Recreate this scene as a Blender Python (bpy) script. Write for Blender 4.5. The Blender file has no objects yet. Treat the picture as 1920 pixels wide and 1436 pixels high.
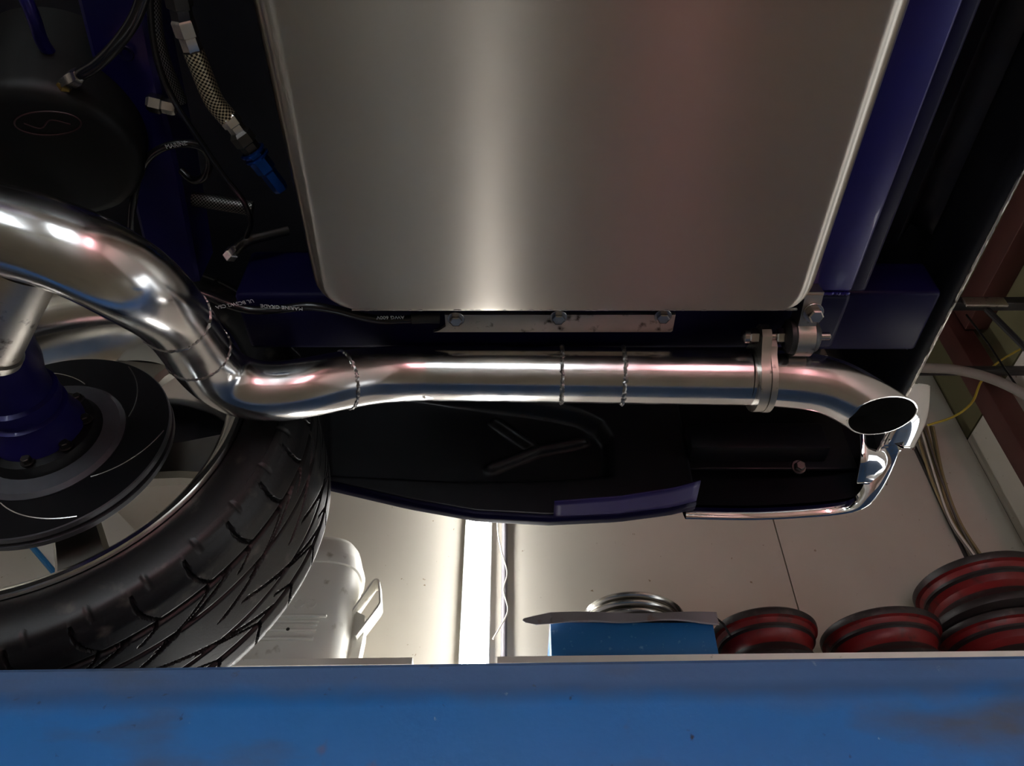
import bpy, bmesh, math, random
from mathutils import Vector, Matrix, noise
random.seed(7)
PI = math.pi
scene = bpy.context.scene
COL = scene.collection

# ------------------------------------------------------------------ camera
H = 1.10                    # eye height above the workshop floor
F = 1482.0                  # focal length in pixels of a 1920 x 1436 frame
cam_data = bpy.data.cameras.new('camera'); cam = bpy.data.objects.new('camera', cam_data)
COL.objects.link(cam); scene.camera = cam
cam_data.sensor_fit = 'HORIZONTAL'; cam_data.sensor_width = 36.0; cam_data.lens = 36.0 * F / 1920.0
cam_data.clip_start = 0.02; cam_data.clip_end = 60
cam.location = (0, 0, H); cam.rotation_euler = (math.radians(135), 0, 0)

# ------------------------------------------------------------------ world, exposure
world = bpy.data.worlds.new('world'); scene.world = world; world.use_nodes = True
world.node_tree.nodes['Background'].inputs[0].default_value = (0.55, 0.6, 0.7, 1)
world.node_tree.nodes['Background'].inputs[1].default_value = 0.02
scene.view_settings.view_transform = 'Standard'; scene.view_settings.look = 'None'
scene.view_settings.exposure = 0.45; scene.view_settings.gamma = 1.0
scene.view_settings.use_curve_mapping = False
TUBE_POWER = 22.0           # emission of the fluorescent tubes of this workshop

# ------------------------------------------------------------------ helpers
def at(px, py, X=None, Y=None, Z=None, D=None):
    """point of the workshop on a photograph ray at a real distance (X, Y, Z relative to the eye, D = depth)"""
    u = (px - 960) / F; v = (718 - py) / F
    d = Vector((u, 0.70711 * (1 - v), 0.70711 * (1 + v)))
    if Y is not None: d *= Y / d.y
    elif Z is not None: d *= Z / d.z
    elif X is not None: d *= X / d.x
    else: d *= D
    return Vector((d.x, d.y, d.z + H))
def W(x, y, z): return Vector((x, y, z + H))

def smooth_path(pts, n=8):
    pts = [Vector(p) for p in pts]; out = []
    P = [pts[0] * 2 - pts[1]] + pts + [pts[-1] * 2 - pts[-2]]
    for i in range(1, len(P) - 2):
        p0, p1, p2, p3 = P[i - 1:i + 3]
        d1 = max((p1 - p0).length, 1e-6) ** .5; d2 = max((p2 - p1).length, 1e-6) ** .5; d3 = max((p3 - p2).length, 1e-6) ** .5
        m1 = (p1 - p0) / d1 - (p2 - p0) / (d1 + d2) + (p2 - p1) / d2
        m2 = (p2 - p1) / d2 - (p3 - p1) / (d2 + d3) + (p3 - p2) / d3
        m1 *= d2; m2 *= d2
        for k in range(n):
            t = k / n
            out.append((2*t**3 - 3*t**2 + 1) * p1 + (t**3 - 2*t**2 + t) * m1 + (-2*t**3 + 3*t**2) * p2 + (t**3 - t**2) * m2)
    out.append(pts[-1]); return out

class MB:
    def __init__(s): s.v = []; s.f = []; s.uv = []; s.mi = []
    def face(s, idx, uv=None, mi=0): s.f.append(tuple(idx)); s.uv.append(uv); s.mi.append(mi)
    def box(s, lo, hi, bev=0.0, mi=0, M=None):
        x0, y0, z0 = lo; x1, y1, z1 = hi; b = len(s.v)
        if bev <= 0:
            P = [(x, y, z) for z in (z0, z1) for y in (y0, y1) for x in (x0, x1)]
            for p in P: s.v.append((M @ Vector(p)) if M else Vector(p))
            for q in ((0,2,3,1),(4,5,7,6),(0,1,5,4),(2,6,7,3),(0,4,6,2),(1,3,7,5)): s.face([b + i for i in q], None, mi)
            return s
        bm = bmesh.new(); bmesh.ops.create_cube(bm, size=1.0)
        for w in bm.verts: w.co = Vector(((x0+x1)/2 + w.co.x*(x1-x0), (y0+y1)/2 + w.co.y*(y1-y0), (z0+z1)/2 + w.co.z*(z1-z0)))
        bmesh.ops.bevel(bm, geom=list(bm.edges), offset=bev, segments=2, affect='EDGES', profile=0.5)
        bm.verts.index_update()
        for w in bm.verts: s.v.append((M @ w.co) if M else w.co.copy())
        for q in bm.faces: s.face([b + w.index for w in q.verts], None, mi)
        bm.free(); return s
    def tube(s, path, r, seg=12, caps=True, mi=0, vscale=1.0, ring_fn=None):
        path = [Vector(p) for p in path]; n = len(path); b = len(s.v)
        T = [(path[min(i+1, n-1)] - path[max(i-1, 0)]).normalized() for i in range(n)]
        up = Vector((0, 0, 1)) if abs(T[0].z) < .9 else Vector((0, 1, 0))
        N = (up - T[0] * up.dot(T[0])).normalized(); L = 0.0; Ls = []
        for i in range(n):
            if i:
                L += (path[i] - path[i-1]).length
                N = (N - T[i] * N.dot(T[i])).normalized()
            B = T[i].cross(N); Ls.append(L); rr = r(i / (n-1)) if callable(r) else r
            for k in range(seg):
                a = 2 * PI * k / seg; q = rr if ring_fn is None else rr * ring_fn(i, k, seg)
                s.v.append(path[i] + (N * math.cos(a) + B * math.sin(a)) * q)
        for i in range(n-1):
            for k in range(seg):
                k2 = (k+1) % seg
                s.face((b+i*seg+k, b+i*seg+k2, b+(i+1)*seg+k2, b+(i+1)*seg+k),
                       ((k/seg, Ls[i]*vscale), ((k+1)/seg, Ls[i]*vscale), ((k+1)/seg, Ls[i+1]*vscale), (k/seg, Ls[i+1]*vscale)), mi)
        if caps:
            s.face([b+k for k in range(seg)][::-1], None, mi); s.face([b+(n-1)*seg+k for k in range(seg)], None, mi)
        return s
    def lathe(s, prof, origin, axis, seg=48, mi=None, closed=False, a0=0.0, fn=None):
        """profile of (radius, distance along axis)"""
        ax = Vector(axis).normalized(); o = Vector(origin); b = len(s.v)
        up = Vector((0, 0, 1)) if abs(ax.z) < .9 else Vector((1, 0, 0))
        N = (up - ax * up.dot(ax)).normalized(); B = ax.cross(N); m = len(prof)
        for k in range(seg):
            a = a0 + 2*PI*k/seg; dirv = N * math.cos(a) + B * math.sin(a)
            for j, (r, h) in enumerate(prof):
                if fn: r, h = fn(r, h, a, j)
                s.v.append(o + dirv * r + ax * h)
        for k in range(seg):
            k2 = (k+1) % seg
            for j in range(m if closed else m-1):
                j2 = (j+1) % m
                s.face((b+k*m+j, b+k2*m+j, b+k2*m+j2, b+k*m+j2), None, (mi[j] if mi else 0))
        return s
    def disc(s, origin, axis, r, seg=24, mi=0):
        ax = Vector(axis).normalized(); up = Vector((0, 0, 1)) if abs(ax.z) < .9 else Vector((1, 0, 0))
        N = (up - ax * up.dot(ax)).normalized(); B = ax.cross(N); b = len(s.v)
        for k in range(seg):
            a = 2*PI*k/seg; s.v.append(Vector(origin) + N*math.cos(a)*r + B*math.sin(a)*r)
        s.face([b+k for k in range(seg)], None, mi); return s
    def cyl(s, p0, p1, r, seg=16, bev=0.0, mi=0, r1=None):
        p0 = Vector(p0); p1 = Vector(p1); ax = p1 - p0; L = ax.length; r1 = r if r1 is None else r1
        prof = [(1e-5, 0), (r-bev, 0), (r, bev), (r1, L-bev), (r1-bev, L), (1e-5, L)] if bev > 0 else [(1e-5, 0), (r, 0), (r1, L), (1e-5, L)]
        s.lathe(prof, p0, ax, seg, mi=[mi]*len(prof)); return s
    def prism(s, poly, origin, ex, ey, ez, depth, mi=0, bev=0.0):
        """polygon in (ex, ey) extruded along ez"""
        o = Vector(origin); ex = Vector(ex); ey = Vector(ey); ez = Vector(ez); b = len(s.v); n = len(poly)
        for d in (0, depth):
            for (x, y) in poly: s.v.append(o + ex*x + ey*y + ez*d)
        s.face([b+i for i in range(n)][::-1], None, mi); s.face([b+n+i for i in range(n)], None, mi)
        for i in range(n): s.face((b+i, b+(i+1) % n, b+n+(i+1) % n, b+n+i), None, mi)
        return s
    def grid(s, nu, nv, fn, mi=0, thick=None):
        b = len(s.v)
        for i in range(nu+1):
            for j in range(nv+1): s.v.append(Vector(fn(i/nu, j/nv)))
        for i in range(nu):
            for j in range(nv):
                q = (b+i*(nv+1)+j, b+(i+1)*(nv+1)+j, b+(i+1)*(nv+1)+j+1, b+i*(nv+1)+j+1)
                s.face(q, ((i/nu, j/nv), ((i+1)/nu, j/nv), ((i+1)/nu, (j+1)/nv), (i/nu, (j+1)/nv)), mi)
        return s
    def build(s, name, mats, parent=None, smooth=True, angle=35, label=None, solid=None):
        me = bpy.data.meshes.new(name)
        me.from_pydata([tuple(v) for v in s.v], [], s.f)
        if any(u is not None for u in s.uv):
            lay = me.uv_layers.new(name='UVMap'); i = 0
            for fi, fc in enumerate(s.f):
                u = s.uv[fi]
                for k in range(len(fc)):
                    lay.data[i].uv = u[k] if u else (0, 0); i += 1
        mats = mats if isinstance(mats, (list, tuple)) else [mats]
        for m in mats: me.materials.append(m)
        bm = bmesh.new(); bm.from_mesh(me)
        for q, mi in zip(bm.faces, s.mi): q.material_index = mi; q.smooth = smooth
        bmesh.ops.remove_doubles(bm, verts=bm.verts, dist=1e-6)
        bmesh.ops.recalc_face_normals(bm, faces=bm.faces)
        if smooth:
            lim = math.radians(angle)
            for e in bm.edges:
                if len(e.link_faces) == 2 and e.calc_face_angle(0) > lim: e.smooth = False
        bm.to_mesh(me); bm.free()
        o = bpy.data.objects.new(name, me); COL.objects.link(o)
        if parent is not None: o.parent = parent; o.matrix_parent_inverse = parent.matrix_world.inverted() if parent.type != 'EMPTY' else Matrix.Translation(-parent.location)
        if label: o['label'] = label
        if solid:
            md = o.modifiers.new('thickness', 'SOLIDIFY'); md.thickness = solid; md.offset = 0
        return o

def thing(name, label, cat, loc, group=None):
    o = bpy.data.objects.new(name, None); COL.objects.link(o); o.location = loc; o.empty_display_size = .05
    o['label'] = label; o['category'] = cat
    if group: o['group'] = group
    return o
def tag(o, label, cat, group=None):
    o['label'] = label; o['category'] = cat
    if group: o['group'] = group
    return o
def struct(o, label=None):
    o['kind'] = 'structure'
    if label: o['label'] = label
    return o
def copy_child(o, parent, offset=(0, 0, 0)):
    c = o.copy(); COL.objects.link(c); c.parent = parent; c.location = o.location + Vector(offset); return c
def text_mesh(name, body, size, M, material, parent, depth=0.0002, label=None):
    cu = bpy.data.curves.new(name, 'FONT'); cu.body = body; cu.size = size; cu.extrude = depth; cu.align_x = 'CENTER'; cu.align_y = 'CENTER'
    cu.resolution_u = 3
    t = bpy.data.objects.new(name + '_tmp', cu); COL.objects.link(t)
    dg = bpy.context.evaluated_depsgraph_get(); me = bpy.data.meshes.new_from_object(t.evaluated_get(dg))
    bpy.data.objects.remove(t); bpy.data.curves.remove(cu)
    me.transform(M); me.materials.clear(); me.materials.append(material); me.name = name
    o = bpy.data.objects.new(name, me); COL.objects.link(o)
    o.parent = parent; o.matrix_parent_inverse = parent.matrix_world.inverted() if parent.type != 'EMPTY' else Matrix.Translation(-parent.location)
    if label: o['label'] = label
    return o

# ------------------------------------------------------------------ materials
def srgb(r, g, b):
    f = lambda c: (c/255/12.92) if c/255 <= .04045 else ((c/255+.055)/1.055)**2.4
    return (f(r), f(g), f(b), 1)
MATS = {}
def mat(name, col, metal=0.0, rough=0.5, bump=None, vary=None, stain=None, coat=0.0, spec=0.5, aniso=None, rvary=None):
    """bump=(scale,strength[,stretch]); vary=(scale,amount); stain=(colour,scale,lo,hi[,stretch])"""
    m = bpy.data.materials.new(name); m.use_nodes = True; nt = m.node_tree; N = nt.nodes; L = nt.links
    b = N['Principled BSDF']; b.inputs['Base Color'].default_value = col; b.inputs['Metallic'].default_value = metal
    b.inputs['Roughness'].default_value = rough; b.inputs['Coat Weight'].default_value = coat; b.inputs['Coat Roughness'].default_value = .05
    b.inputs['Specular IOR Level'].default_value = spec
    tc = N.new('ShaderNodeTexCoord')
    def noise_tex(scale, stretch=(1, 1, 1), detail=5):
        mp = N.new('ShaderNodeMapping'); mp.inputs['Scale'].default_value = stretch; L.new(tc.outputs['Object'], mp.inputs['Vector'])
        n = N.new('ShaderNodeTexNoise'); n.inputs['Scale'].default_value = scale; n.inputs['Detail'].default_value = detail
        L.new(mp.outputs['Vector'], n.inputs['Vector']); return n.outputs['Fac']
    cur = None
    if vary:
        f = noise_tex(vary[0]); mx = N.new('ShaderNodeMix'); mx.data_type = 'RGBA'
        d = vary[1]
        mx.inputs['A'].default_value = tuple(c*(1-d) for c in col[:3]) + (1,); mx.inputs['B'].default_value = tuple(min(1, c*(1+d)) for c in col[:3]) + (1,)
        L.new(f, mx.inputs['Factor']); cur = mx.outputs['Result']
    for st in ([stain] if stain and not isinstance(stain, list) else (stain or [])):
        f = noise_tex(st[1], st[4] if len(st) > 4 else (1, 1, 1), 8)
        r = N.new('ShaderNodeMapRange'); r.inputs['From Min'].default_value = st[2]; r.inputs['From Max'].default_value = st[3]; L.new(f, r.inputs['Value'])
        mx = N.new('ShaderNodeMix'); mx.data_type = 'RGBA'
        if cur: L.new(cur, mx.inputs['A'])
        else: mx.inputs['A'].default_value = col
        mx.inputs['B'].default_value = st[0]; L.new(r.outputs['Result'], mx.inputs['Factor']); cur = mx.outputs['Result']
    if cur: L.new(cur, b.inputs['Base Color'])
    if rvary:
        f = noise_tex(rvary[0], rvary[2] if len(rvary) > 2 else (1, 1, 1)); r = N.new('ShaderNodeMapRange')
        r.inputs['From Min'].default_value = .3; r.inputs['From Max'].default_value = .7
        r.inputs['To Min'].default_value = max(.01, rough-rvary[1]); r.inputs['To Max'].default_value = rough+rvary[1]
        L.new(f, r.inputs['Value']); L.new(r.outputs['Result'], b.inputs['Roughness'])
    if bump:
        f = noise_tex(bump[0], bump[2] if len(bump) > 2 else (1, 1, 1)); bp = N.new('ShaderNodeBump')
        bp.inputs['Strength'].default_value = bump[1]; bp.inputs['Distance'].default_value = .002
        L.new(f, bp.inputs['Height']); L.new(bp.outputs['Normal'], b.inputs['Normal'])
    if aniso:
        t = N.new('ShaderNodeTangent'); t.direction_type = 'UV_MAP'; t.uv_map = 'UVMap'
        b.inputs['Anisotropic'].default_value = aniso[0]; b.inputs['Anisotropic Rotation'].default_value = aniso[1]
        L.new(t.outputs['Tangent'], b.inputs['Tangent'])
    MATS[name] = m; return m
def emit(name, col, strength):
    m = bpy.data.materials.new(name); m.use_nodes = True; b = m.node_tree.nodes['Principled BSDF']
    b.inputs['Base Color'].default_value = (.9, .9, .9, 1)
    b.inputs['Emission Color'].default_value = col; b.inputs['Emission Strength'].default_value = strength; return m
def braid(name, col, dark, metal=.8):
    m = mat(name, col, metal, .35); nt = m.node_tree; N = nt.nodes; L = nt.links; b = N['Principled BSDF']
    tc = N.new('ShaderNodeTexCoord'); mp = N.new('ShaderNodeMapping'); mp.inputs['Scale'].default_value = (26, 440, 1); mp.inputs['Rotation'].default_value = (0, 0, .0)
    L.new(tc.outputs['UV'], mp.inputs['Vector'])
    ck = N.new('ShaderNodeTexChecker'); ck.inputs['Scale'].default_value = 1.0; ck.inputs['Color1'].default_value = col; ck.inputs['Color2'].default_value = dark
    L.new(mp.outputs['Vector'], ck.inputs['Vector']); L.new(ck.outputs['Color'], b.inputs['Base Color'])
    bp = N.new('ShaderNodeBump'); bp.inputs['Strength'].default_value = .6; bp.inputs['Distance'].default_value = .001
    L.new(ck.outputs['Fac'], bp.inputs['Height']); L.new(bp.outputs['Normal'], b.inputs['Normal']); return m

M_cream = mat('cream_board', srgb(212, 206, 193), 0, .6, bump=(60, .05), vary=(3, .05), stain=(srgb(150, 130, 100), 42, .71, .76))
M_gap = mat('dark_gap', (.02, .018, .015, 1), 0, .9, vary=(10, .2))
M_floor = mat('concrete_floor', srgb(124, 116, 98), 0, .45, bump=(30, .1), vary=(2, .15), stain=(srgb(90, 84, 74), 3, .55, .75))
M_ceil = mat('ceiling_board', srgb(70, 58, 48), 0, .8, vary=(4, .2))
M_brown = mat('brown_timber', srgb(70, 34, 28), 0, .6, bump=(40, .2, (1, 1, .1)), vary=(9, .25))
M_olive = mat('olive_plywood', srgb(104, 100, 70), 0, .7, vary=(5, .12))
M_blackbar = mat('black_steel', (.012, .012, .013, 1), 0, .4, bump=(120, .1), vary=(20, .3))
M_tank = mat('brushed_aluminium', srgb(176, 169, 158), 1.0, .37, bump=(90, .03, (.04, 8, 8)), aniso=(1.0, 0.25), vary=(4, .03))
M_pipe = mat('polished_exhaust_metal', srgb(208, 207, 206), 1.0, .19, bump=(45, .03), rvary=(35, .06), vary=(25, .04))
M_pipein = mat('sooty_inside', (.004, .004, .0035, 1), 0, .9, spec=.05, vary=(40, .4))
M_weld = mat('weld_metal', srgb(150, 148, 146), 1.0, .3, bump=(400, .3), vary=(200, .3))
M_castal = mat('scuffed_aluminium', srgb(190, 184, 174), 1.0, .38, bump=(120, .12), vary=(40, .12), stain=(srgb(70, 62, 54), 60, .6, .72))
M_rubber = mat('black_rubber', (.018, .018, .018, 1), 0, .5, bump=(200, .1), vary=(60, .2))
M_tyre = mat('tyre_rubber', (.009, .009, .0095, 1), 0, .42, spec=.32, bump=(300, .08), vary=(30, .25), stain=(srgb(92, 88, 82), 30, .6, .85))
M_chrome = mat('bright_chrome', (.86, .86, .87, 1), 1.0, .04, rvary=(30, .02), vary=(5, .01))
M_rim = mat('polished_wheel_metal', (.74, .73, .71, 1), 1.0, .16, rvary=(30, .04), vary=(20, .04))
M_spoke = mat('satin_wheel_spoke', srgb(148, 144, 136), 1.0, .38, bump=(80, .05), vary=(20, .08))
M_rotor = mat('cast_rotor', srgb(74, 76, 82), .6, .5, bump=(200, .1), vary=(50, .2))
M_blackpart = mat('satin_black_paint', (.004, .004, .005, 1), 0, .42, bump=(150, .05), vary=(20, .3), spec=.2)
M_blackgloss = mat('gloss_black_underbody', (.010, .010, .013, 1), 0, .36, bump=(60, .06), vary=(8, .3), spec=.28)
M_blacksheet = mat('semigloss_black_panel', (.012, .012, .015, 1), 0, .34, bump=(60, .05), vary=(8, .3), spec=.55)
M_bluepaint = mat('deep_blue_paint', (.009, .006, .095, 1), 0.2, .36, coat=.10, spec=.3, bump=(90, .04), vary=(14, .15))
M_bluedark = mat('navy_frame_paint', (.0032, .0024, .024, 1), 0.0, .42, coat=0, spec=.10, bump=(90, .05), vary=(14, .15))
M_lilac = mat('purple_lip_paint', (.030, .022, .11, 1), 0.1, .4, spec=.3, vary=(14, .15))
M_ramp = mat('ramp_blue_enamel', srgb(28, 104, 172), 0, .42, bump=(160, .12), vary=(6, .10),
             stain=[(srgb(70, 82, 96), 5, .52, .72, (1, 1, 3.0)), (srgb(110, 84, 66), 16, .68, .80), (srgb(24, 40, 60), 60, .68, .74), (srgb(150, 180, 205), 75, .72, .76)])
def add_grime(m, z0, z1, col):
    nt = m.node_tree; N = nt.nodes; L = nt.links; b = N['Principled BSDF']; old = b.inputs['Base Color'].links[0].from_socket
    tc = N.new('ShaderNodeTexCoord'); sp = N.new('ShaderNodeSeparateXYZ'); L.new(tc.outputs['Object'], sp.inputs[0])
    n = N.new('ShaderNodeTexNoise'); n.inputs['Scale'].default_value = 7; n.inputs['Detail'].default_value = 8; L.new(tc.outputs['Object'], n.inputs['Vector'])
    ad = N.new('ShaderNodeMath'); ad.operation = 'MULTIPLY_ADD'; ad.inputs[1].default_value = .09; L.new(n.outputs['Fac'], ad.inputs[0]); L.new(sp.outputs['Z'], ad.inputs[2])
    r = N.new('ShaderNodeMapRange'); r.inputs['From Min'].default_value = z0+.045; r.inputs['From Max'].default_value = z1+.045; r.inputs['To Max'].default_value = .62; L.new(ad.outputs[0], r.inputs['Value'])
    mx = N.new('ShaderNodeMix'); mx.data_type = 'RGBA'; L.new(old, mx.inputs['A']); mx.inputs['B'].default_value = col; L.new(r.outputs['Result'], mx.inputs['Factor']); L.new(mx.outputs['Result'], b.inputs['Base Color'])
add_grime(M_ramp, .300+H, .325+H, srgb(78, 92, 112))
M_white = mat('white_enamel', srgb(236, 234, 226), 0, .4, bump=(50, .05), vary=(4, .04), stain=(srgb(190, 184, 170), 20, .64, .74))
M_shelf = mat('shelf_white_edge', srgb(240, 236, 226), 0, .6, vary=(8, .06), stain=(srgb(110, 96, 80), 30, .68, .76))
M_housing = mat('lamp_housing', srgb(228, 228, 230), 0, .4, vary=(6, .03))
M_conduit_shade = mat('conduit_shade_grey', srgb(120, 116, 122), 0, .5, vary=(6, .06))  # darkened to stand in for the shadowed strip next to the lamp
M_wire = mat('white_wire', srgb(220, 214, 204), 0, .5, vary=(9, .05))
M_cablej = mat('black_cable_jacket', (.006, .006, .007, 1), 0, .25, bump=(90, .05), vary=(30, .3))
M_print = mat('white_print', srgb(190, 190, 190), 0, .6, vary=(200, .15))
M_redprint = mat('dull_red_print', srgb(44, 16, 18), 0, .6, vary=(80, .2))
M_steel = mat('zinc_steel', srgb(190, 186, 182), 1.0, .26, bump=(150, .08), vary=(30, .1))
M_brass = mat('brass', srgb(180, 150, 80), 1.0, .3, vary=(30, .1))
M_blueano = mat('blue_anodised', srgb(14, 66, 150), .9, .25, vary=(30, .1))
M_darkano = mat('dark_fitting', srgb(70, 68, 66), .9, .35, vary=(30, .1))
M_braid = braid('steel_braid', srgb(190, 180, 150), srgb(40, 36, 28))
M_braid2 = braid('dull_braid', srgb(110, 108, 104), srgb(25, 24, 22))
M_canister = mat('black_canister', (.005, .0055, .005, 1), 0, .5, spec=.2, bump=(120, .05), vary=(20, .2))
M_toolbox = mat('toolbox_blue', srgb(36, 112, 176), 0, .45, bump=(80, .08), vary=(6, .08), stain=(srgb(110, 160, 200), 40, .62, .72))
M_sheet = mat('weathered_sheet_metal', srgb(150, 146, 152), .1, .55, bump=(30, .15), vary=(8, .15), stain=(srgb(140, 96, 74), 14, .58, .70))
M_hub = mat('dull_chrome_trim', srgb(176, 174, 168), 1.0, .22, bump=(40, .08), vary=(20, .12))
M_rimred = mat('rim_red_paint', srgb(116, 26, 28), 0, .42, bump=(60, .08), vary=(12, .2), stain=(srgb(60, 34, 34), 20, .55, .72))
M_rimblack = mat('rim_black_paint', srgb(40, 34, 34), 0, .45, bump=(60, .1), vary=(12, .3), stain=(srgb(80, 66, 64), 20, .6, .75))
M_cable_tan = mat('tan_cable', srgb(150, 134, 96), 0, .6, vary=(20, .2))
M_cable_grey = mat('grey_cable', srgb(112, 106, 98), 0, .6, vary=(20, .2))
M_yellow = mat('yellow_cable', srgb(170, 150, 50), 0, .5, vary=(20, .2))
M_bluestrip = mat('blue_plastic_strip', srgb(40, 120, 180), 0, .4, vary=(20, .1))
M_tube = emit('fluorescent_white', (1.0, .985, .955, 1), TUBE_POWER)
M_tubedim = emit('fluorescent_soft_white', (1.0, .985, .955, 1), TUBE_POWER*.45)
M_tubecool = emit('fluorescent_cool', (.84, .93, 1.0, 1), TUBE_POWER*1.45)
M_addedglow = emit('added_window_glow', (.93, .97, 1.0, 1), 2.0)  # glow of the added, unseen window
M_tubepink = emit('fluorescent_pink', (1.0, .42, .47, 1), TUBE_POWER*1.6)

# ------------------------------------------------------------------ the room
WY = 2.75; XR = 2.09; XL = -4.2; YF = -3.2; CZ = 2.95
w = struct(MB().box((XL, WY+.02, 0), (XR+.2, WY+.14, CZ+H)).build('wall_back', M_gap, smooth=False), 'cream boarded workshop wall behind the lift')
for (x0, x1) in ((XL, -2.5), (-2.497, -1.303), (-1.30, -.106), (-.103, 1.094), (1.0985, XR)):
    MB().box((x0, WY, 0), (x1, WY+.02, CZ+H), .0015).build('wall_panel', M_cream, w, smooth=False)
w = struct(MB().box((XR+.02, YF, 0), (XR+.14, WY+.02, CZ+H)).build('wall_right', M_gap, smooth=False), 'side wall with cream lower boards and olive plywood above')
for (y0, y1) in ((YF, -1.6), (-1.597, -.4), (-.397, .8), (.803, 1.75), (1.753, WY)):
    MB().box((XR, y0, 0), (XR+.02, y1, 2.38+H), .0015).build('wall_panel', M_cream, w, smooth=False)
    MB().box((XR, y0, 2.39+H), (XR+.02, y1, CZ+H), .0015).build('plywood_panel', M_olive, w, smooth=False)
struct(MB().box((XL-.12, YF, 0), (XL, WY+.14, CZ+H)).build('wall_left', M_cream, smooth=False), 'plain cream wall at the front end of the car')
struct(MB().box((XL-.12, YF-.12, 0), (XR+.14, YF, CZ+H)).build('wall_front', M_cream, smooth=False), 'plain cream wall opposite the shelves')
struct(MB().box((XL-.12, YF-.12, -.1), (XR+.14, WY+.14, 0)).build('floor', M_floor, smooth=False), 'stained beige concrete workshop floor')
struct(MB().box((XL-.12, YF-.12, CZ+H), (XR+.14, WY+.14, CZ+H+.1)).build('ceiling', M_ceil, smooth=False), 'dark board ceiling above the lift')

# ------------------------------------------------------------------ fluorescent wall lights
def wall_light(label, base, normal, length, m, group=None):
    """vertical twin-tube batten, base = foot on the wall, normal points into the room"""
    t = thing('wall_light', label, 'light', base, group); n = Vector(normal); s = Vector((0, 0, 1)).cross(n); b = Vector(base)
    Mx = Matrix((( s.x, n.x, 0, b.x), (s.y, n.y, 0, b.y), (0, 0, 1, b.z), (0, 0, 0, 1)))
    MB().box((-.055, 0, 0), (.055, .045, length), .004, M=Mx).build('housing', M_housing, t, angle=50)
    for sx in (-.030, .030):
        MB().cyl(Mx @ Vector((sx, .066, .03)), Mx @ Vector((sx, .066, length-.03)), .0135, 14).build('fluorescent_tube', m, t)
    for z in (.0, length-.032):
        MB().box((-.053, .044, z), (.053, .082, z+.032), .003, M=Mx).build('lamp_holder', M_housing, t, angle=50)
    return t
wall_light('bright twin-tube light standing upright on the wall between the two shelves', (-.137, WY, 1.0+H), (0, -1, 0), 1.5, M_tube)
wall_light('lower twin-tube light on the same wall, hidden behind the ramp', (-.137, WY, -.53+H), (0, -1, 0), 1.5, M_tube)
wall_light('cool white twin-tube light on the opposite wall, mirrored in the tank', (-.10, YF, .35), (0, 1, 0), 1.5, M_tubecool)
wall_light('second cool white twin-tube light on the opposite wall, mirrored in the exhaust', (-.72, YF, .35), (0, 1, 0), 1.5, M_tubecool)
wall_light('pink-tinted twin-tube light on the opposite wall, mirrored in the tank', (.95, YF, .35), (0, 1, 0), 1.5, M_tubepink)
wall_light('cool white twin-tube light on the opposite wall towards the front of the car', (-2.3, YF, .35), (0, 1, 0), 1.5, M_tubecool)
win = struct(MB().box((XR-.012, .22, .38), (XR-.006, 1.42, 1.62)).build('added_window_1', M_addedglow, smooth=False), 'added glowing window out of view in the side wall, for bright reflections')  # window put in out of view to give the bumper white highlights
for (ya_, yb_) in ((.18, .24), (.80, .84), (1.40, 1.46)): MB().box((XR-.035, ya_, .34), (XR-.001, yb_, 1.66), .003).build('added_window_frame', M_white, win)
for (za_, zb_) in ((.34, .40), (.98, 1.01), (1.60, 1.66)): MB().box((XR-.034, .18, za_), (XR-.001, 1.46, zb_), .003).build('added_window_rail', M_white, win)
wall_light('twin-tube light low on the side wall, mirrored in the tank edge', (XR, 2.25, .12), (-1, 0, 0), 1.5, M_tubedim)

# ------------------------------------------------------------------ lift ramp
RT = .3535                      # running surface above the eye
ramp = thing('lift_ramp', 'long blue steel lift ramp carrying the car wheel', 'lift ramp', (0, .74, RT-.3+H))
YA = .7365
prof = [(YA+.012, RT), (YA+.003, RT-.001), (YA, RT-.005), (YA-.002, RT-.022), (YA-.004, RT-.031), (YA-.0085, RT-.038), (YA-.010, RT-.048), (YA-.010, RT-.16), (YA-.004, RT-.168), (YA+.03, RT-.168), (YA+.03, RT-.16),
        (YA-.002, RT-.158), (YA-.002, RT-.044), (YA+.004, RT-.03), (YA+.008, RT-.012), (YA+.02, RT-.008), (YA+.50, RT-.008), (YA+.50, RT-.16), (YA+.508, RT-.16), (YA+.508, RT)]
b = MB(); n = len(prof); xs = [-3.6, -.9, -.45, 0, .45, .9, 1.75]; rr = math.radians(1.7)
for x in xs:
    for (y, z) in prof: b.v.append(W(x, y - x*math.sin(rr), z))
for i in range(len(xs)-1):
    for j in range(n): b.face((i*n+j, (i+1)*n+j, (i+1)*n+(j+1) % n, i*n+(j+1) % n))
b.face(range(n)); b.face(range((len(xs)-1)*n, len(xs)*n))
b.build('ramp_channel', M_ramp, ramp, angle=25)
for (x, y) in ((-3.3, YA+.3), (1.5, YA+.22)):   # posts that carry the ramp, outside the picture
    MB().box((x-.08, y-.08, 0), (x+.08, y+.08, RT-.009+H), .006).build('ramp_leg', M_ramp, ramp)

# ------------------------------------------------------------------ the car
car = thing('car', 'dark blue car on the lift seen from below, with aluminium fuel tank and polished exhaust', 'car', W(-.2, .5, .3535))

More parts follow.
